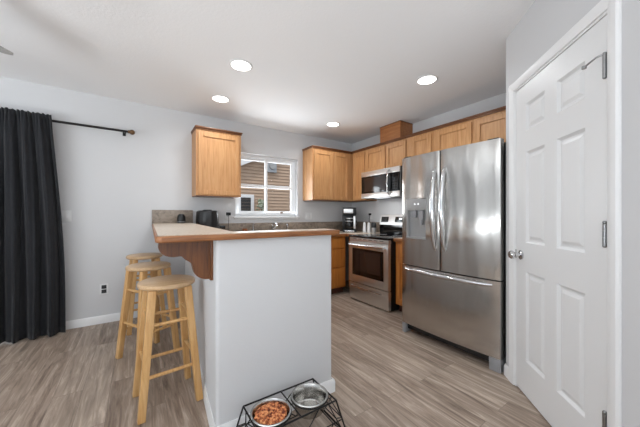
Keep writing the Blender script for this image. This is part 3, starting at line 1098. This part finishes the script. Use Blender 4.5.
plate_thing('electrical_outlet', 'white outlet with dark sockets low on the wall right of the curtain', (-.302, NY, .375), 0, 'dark')
plate_thing('light_switch', 'white light switch beside the edge of the charcoal curtain', (-.608, NY, 1.185), 0, 'switch')
plate_thing('light_switch', 'double white switch plate above the backsplash right of the window', (2.36, NY, 1.18), 0, 'switch', .12)
plate_thing('electrical_outlet', 'white outlet holding a black plug left of the window', (1.045, NY, 1.185), 0, 'outlet')
plate_thing('electrical_outlet', 'white outlet on the wall above the coffee maker corner', (EX, 3.34, 1.185), -PI / 2, 'outlet')
pg = thing('power_plug', 'black plug with thin cord in the outlet left of the window', 'plug', (1.045, NY - .009, 1.211))
MB().box(-.03, .03, -.04, 0, -.02, .022, .008).build('plug_body', M['black'], pg)
MB().tube([(0, -.025, -.015), (.002, -.027, -.07), (-.003, -.027, -.2), (-.02, -.035, -.285), (-.06, -.04, -.292)], .0028, 8).build('cord', M['dark_grey'], pg)
pg = thing('power_plug', 'small black plug in the outlet beside the coffee maker', 'plug', (EX - .009, 3.34, 1.211), -PI / 2)
MB().box(-.018, .018, -.032, 0, -.016, .016, .005).build('plug_body', M['black'], pg)
MB().tube([(0, -.02, -.012), (-.004, -.03, -.1), (-.02, -.03, -.22), (-.06, -.035, -.288)], .003, 8).build('cord', M['black'], pg)

# ------------------------------------------------------------------ recessed lights
spots = [((.758, 2.366), 'recessed ceiling light nearest the camera, above the breakfast bar'),
         ((.783, 3.173), 'recessed ceiling light in front of the single wall cabinet'),
         ((2.336, 1.610), 'recessed ceiling light in front of the refrigerator'),
         ((2.347, 3.15), 'smallest looking recessed light, in the far corner before the two-door cabinet')]
for k, ((x, y), lab) in enumerate(spots):
    if k == 0:
        t0 = thing('recessed_light', lab, 'ceiling light', (x, y, H), 0, 'recessed lights in the ceiling')
        MB().lathe([(.082, -.0005), (.098, -.0005), (.098, -.004), (.09, -.009), (.082, -.009)], 40).build('trim_ring', M['white'], t0)
        MB().lathe([(0, -.001), (.083, -.001), (.083, -.007), (0, -.007)], 40).build('lens', M['lamp'], t0)
        ld = bpy.data.lights.new('recessed_lamp', 'AREA')
        ld.shape = 'DISK'
        ld.size = .16
        ld.energy = LAMP_W
        ld.color = (.93, .97, 1)
        ld.spread = math.radians(150)
        lo = bpy.data.objects.new('recessed_lamp', ld)
        COL.objects.link(lo)
        lo.parent = t0
        lo.location = (0, 0, -.012)
    else:
        dup(t0, (x, y, H), lab)

# ------------------------------------------------------------------ ceiling fan (one blade tip reaches into the picture)
fan = thing('ceiling_fan', 'grey ceiling fan with a blade tip at the upper left edge', 'fan', (-1.147, 2.04, H))
MB().lathe([(0, -.0005), (.07, -.0005), (.06, -.05), (.014, -.06), (.014, -.16), (.09, -.17), (.11, -.2), (.11, -.27), (.08, -.3), (0, -.31)], 28).build('motor', M['fan'], fan)
for k in range(5):
    a_ = math.radians(54.5 + 72 * k)
    mt = Matrix.Rotation(a_, 4, 'Z') @ Matrix.Translation((0, 0, -.245)) @ Matrix.Rotation(math.radians(12), 4, 'X')
    o = [(.15, -.045), (.3, -.06), (.66, -.07), (.735, -.06), (.76, -.03), (.76, .03), (.735, .06), (.66, .07), (.3, .06), (.15, .045)]
    MB().prism(o, -.004, .004, mat=mt).box(.08, .2, -.02, .02, -.012, -.004, mat=mt).build('blade', M['fan'], fan)


# ------------------------------------------------------------------ curtain and rod
def make_curtain(name, xl_t, xr_t, xl_b, xr_b, label, group=None, folds=6.5, ph=.4):
    nu, nv = 120, 26
    zt_, zb = 2.175, .012
    b = bmesh.new()
    grid = []
    for j in range(nv + 1):
        v = j / nv
        z = zt_ + (zb - zt_) * v
        row = []
        for i in range(nu + 1):
            u = i / nu
            xl = xl_t + (xl_b - xl_t) * min(1, v * 1.6) ** .8
            xr = xr_t + (xr_b - xr_t) * math.sin(min(1, v * 1.25) * PI / 2)
            x = xl + (xr - xl) * u
            am = .012 + .032 * min(1, v * 3)
            w_ = 2 * PI * folds * u + ph
            y = NY - .139 + am * (math.sin(w_ + .5 * math.sin(2.2 * v + u * 3)) + .28 * math.sin(2.7 * w_ + 1.3 + v * 1.2))
            if v < .05:                                  # gathered heading
                y += .010 * math.sin(2 * PI * 26 * u)
                z += .006 * math.sin(2 * PI * 19 * u + 1)
            x += .010 * math.cos(w_ * 1.0 + v * 2) * min(1, v * 2)
            row.append(b.verts.new((x, y, z)))
        grid.append(row)
    for r0, r1 in zip(grid[:-1], grid[1:]):
        for i in range(nu):
            b.faces.new((r0[i], r0[i + 1], r1[i + 1], r1[i]))
    bmesh.ops.recalc_face_normals(b, faces=b.faces)
    mb = MB()
    mb._join(b)
    o = mb.build(name, M['curtain'], None, angle=80)
    md_ = o.modifiers.new('cloth_thickness', 'SOLIDIFY')
    md_.thickness = .004
    return tag(o, label, 'curtain', group)


make_curtain('curtain', -1.34, -.70, -1.42, -.603, 'charcoal floor-length curtain gathered at the left edge')
make_curtain('curtain', -2.95, -1.75, -3.0, -1.62, 'charcoal curtain over the patio door beyond the left edge', folds=9)
rodt = thing('curtain_rod', 'black curtain rod with a bronze ball end on the wall', 'curtain rod', (0, NY - .095, 2.145))
MB().tube([(-3.3, 0, 0), (-.075, 0, -.012)], .0125, 14).build('rod', M['iron'], rodt)
MB().sphere((-.045, 0, -.012), .028).lathe([(0, 0), (.016, 0), (.018, .01), (.012, .02), (0, .02)], 16, mat=Matrix.Translation((-.082, 0, -.012)) @ Matrix.Rotation(PI / 2, 4, 'Y')).build('finial', M['bronze'], rodt, label='bronze ball end')
MB().tube([(-.12, .006, -.012), (-.12, .09, -.012)], .008).box(-.135, -.105, .088, .0945, -.045, .02, .003).build('wall_mount', M['iron'], rodt)


# ------------------------------------------------------------------ bar stools
SH, SR = .772, .166
st0 = thing('bar_stool', 'round-seat wooden bar stool nearest the camera, in front of the bracket', 'stool', (.165, 2.03, 0), math.radians(5), 'wooden bar stools along the bar')
MB().lathe([(0, SH - .034), (SR - .012, SH - .034), (SR - .002, SH - .026), (SR, SH - .016), (SR - .004, SH - .005), (SR - .014, SH), (0, SH - .001)], 44).build('seat', M['pine_seat'], st0)
legs = {}
for sx_ in (-1, 1):
    for sy_ in (-1, 1):
        top = (sx_ * .098, sy_ * .098, SH - .036)
        bot = (sx_ * .158, sy_ * .150, .004)
        legs[(sx_, sy_)] = (Vector(top), Vector(bot))
        MB().beam(bot, top, .04, .04, .044, .044, xdir=(1, 0, sx_ * .054 / .71), bev=.004).build('leg', M['pine'], st0)


def onleg(k, z):
    t, b_ = legs[k]
    return b_.lerp(t, (z - b_.z) / (t.z - b_.z))


for z_s, z_f in ((.30, .235), (.57, .53)):
    for s in (-1, 1):
        MB().tube([onleg((s, -1), z_s), onleg((s, 1), z_s)], .0105, 10).build('rung', M['pine'], st0)
        MB().tube([onleg((-1, s), z_f), onleg((1, s), z_f)], .0105, 10).build('rung', M['pine'], st0)
dup(st0, (.085, 2.755, 0), 'round-seat wooden bar stool in the middle of the three, turned slightly', rz=math.radians(28))
dup(st0, (.07, 3.47, 0), 'round-seat wooden bar stool farthest back, against the wall', rz=math.radians(8))

# ------------------------------------------------------------------ raised pet feeder
pf = thing('feeder_stand', 'black wire raised feeder stand on the floor against the half wall', 'pet feeder', (0, 0, 0))
X0, X1, Y0, Y1, Z = .458, .885, 1.16, 1.392, .2
c0, c1 = (.558, 1.268), (.785, 1.268)
w = .0045
mb = MB()
mb.tube([(X0, Y0, Z), (X1, Y0, Z)], w, 8).tube([(X0, Y1, Z), (X1, Y1, Z)], w, 8).tube([(X0, Y0, Z), (X0, Y1, Z)], w, 8).tube([(X1, Y0, Z), (X1, Y1, Z)], w, 8)
for c in (c0, c1):
    mb.tube([(c[0] + .101 * math.cos(2 * PI * i / 28), c[1] + .101 * math.sin(2 * PI * i / 28), Z) for i in range(28)], .0035, 8, closed=True)
mb.tube([((c0[0] + c1[0]) / 2, Y0, Z), ((c0[0] + c1[0]) / 2, Y1, Z)], .0035, 8)
mb.build('top_frame', M['iron'], pf)
for xs_, xb in ((X0, X0 - .06), (X1, X1 + .06)):
    mb = MB()
    y0b, y1b = Y0 - .02, Y1 + .02
    mb.tube([(xs_, Y0, Z), (xb, y0b, .005)], w, 8).tube([(xs_, Y1, Z), (xb, y1b, .005)], w, 8).tube([(xb, y0b, .005), (xb, y1b, .005)], w, 8)
    P = lambda u, v: (xs_ + (xb - xs_) * v, (Y0 + (y0b - Y0) * v) * (1 - u) + (Y1 + (y1b - Y1) * v) * u, Z + (.005 - Z) * v)
    # geometric lattice
    for a_, b_ in (((.0, .5), (1, .5)), ((.18, 0), (.5, .5)), ((.82, 0), (.5, .5)), ((.18, 1), (.5, .5)), ((.82, 1), (.5, .5)), ((.3, .2), (.7, .2)), ((.3, .8), (.7, .8)), ((.3, .2), (0, .5)), ((.7, .2), (1, .5)), ((.3, .8), (0, .5)), ((.7, .8), (1, .5))):
        mb.tube([P(*a_), P(*b_)], .003, 6)
    mb.build('side_frame', M['iron'], pf)
mb = MB()
for yb_, yt_ in ((Y0 - .02, Y0), (Y1 + .02, Y1)):
    Q = lambda u, v: (X0 - .06 * v + (X1 - X0 + .12 * v) * u, yt_ + (yb_ - yt_) * v, Z + (.005 - Z) * v)
    for a_, b_ in (((0, .55), (1, .55)), ((.25, 0), (.12, .55)), ((.25, 0), (.5, .55)), ((.75, 0), (.5, .55)), ((.75, 0), (.88, .55)), ((0, 1), (.12, .55)), ((.3, 1), (.12, .55)), ((.3, 1), (.5, .55)), ((.7, 1), (.5, .55)), ((.7, 1), (.88, .55)), ((1, 1), (.88, .55)), ((0, 1), (1, 1))):
        mb.tube([Q(*a_), Q(*b_)], .003, 6)
mb.build('lattice', M['iron'], pf)
bp = [(0, -.078), (.074, -.078), (.08, -.072), (.09, -.02), (.0955, 0), (.104, .002), (.1055, .006), (.103, .009), (.096, .0075), (.0925, .002), (.087, -.02), (.077, -.068), (.071, -.073), (0, -.073)]
b0 = MB().lathe([(r_ * .97, z + Z + .004) for r_, z in bp], 48).build('food_bowl', M['bowl'])
b0.location = (c0[0], c0[1], 0)
tag(b0, 'stainless steel pet bowl full of orange-brown kibble', 'pet bowl', 'steel bowls in the wire stand')
b1 = b0.copy()
COL.objects.link(b1)
b1.location = (c1[0], c1[1], 0)
tag(b1, 'stainless steel pet bowl without kibble, right of the other', 'pet bowl', 'steel bowls in the wire stand')
# kibble heap
mb = MB()
R2 = random.Random(3)
mb.lathe([(0, Z - .03), (.06, Z - .03), (.079, Z - .016), (.079, Z - .012), (.05, Z - .004), (0, Z - .001)], 36)
for i in range(300):
    rr_ = .077 * math.sqrt(R2.random())
    a_ = R2.uniform(0, 2 * PI)
    z = Z + .006 - .012 * (rr_ / .085) ** 2 + R2.uniform(-.004, .004)
    s_ = R2.uniform(.0055, .0085)
    mt = Matrix.Translation((rr_ * math.cos(a_), rr_ * math.sin(a_), z)) @ Matrix.Rotation(R2.uniform(0, PI), 4, 'Z') @ Matrix.Rotation(R2.uniform(-.6, .6), 4, 'X')
    mb.sphere((0, 0, 0), s_, 1.25, 1, .7, 8, 5, mat=mt)
kb = mb.build('kibble', M['kibble'], None)
kb.location = (c0[0], c0[1], 0)
tag(kb, 'heap of orange-brown dry kibble in the left bowl', 'pet food')
kb['kind'] = 'stuff'
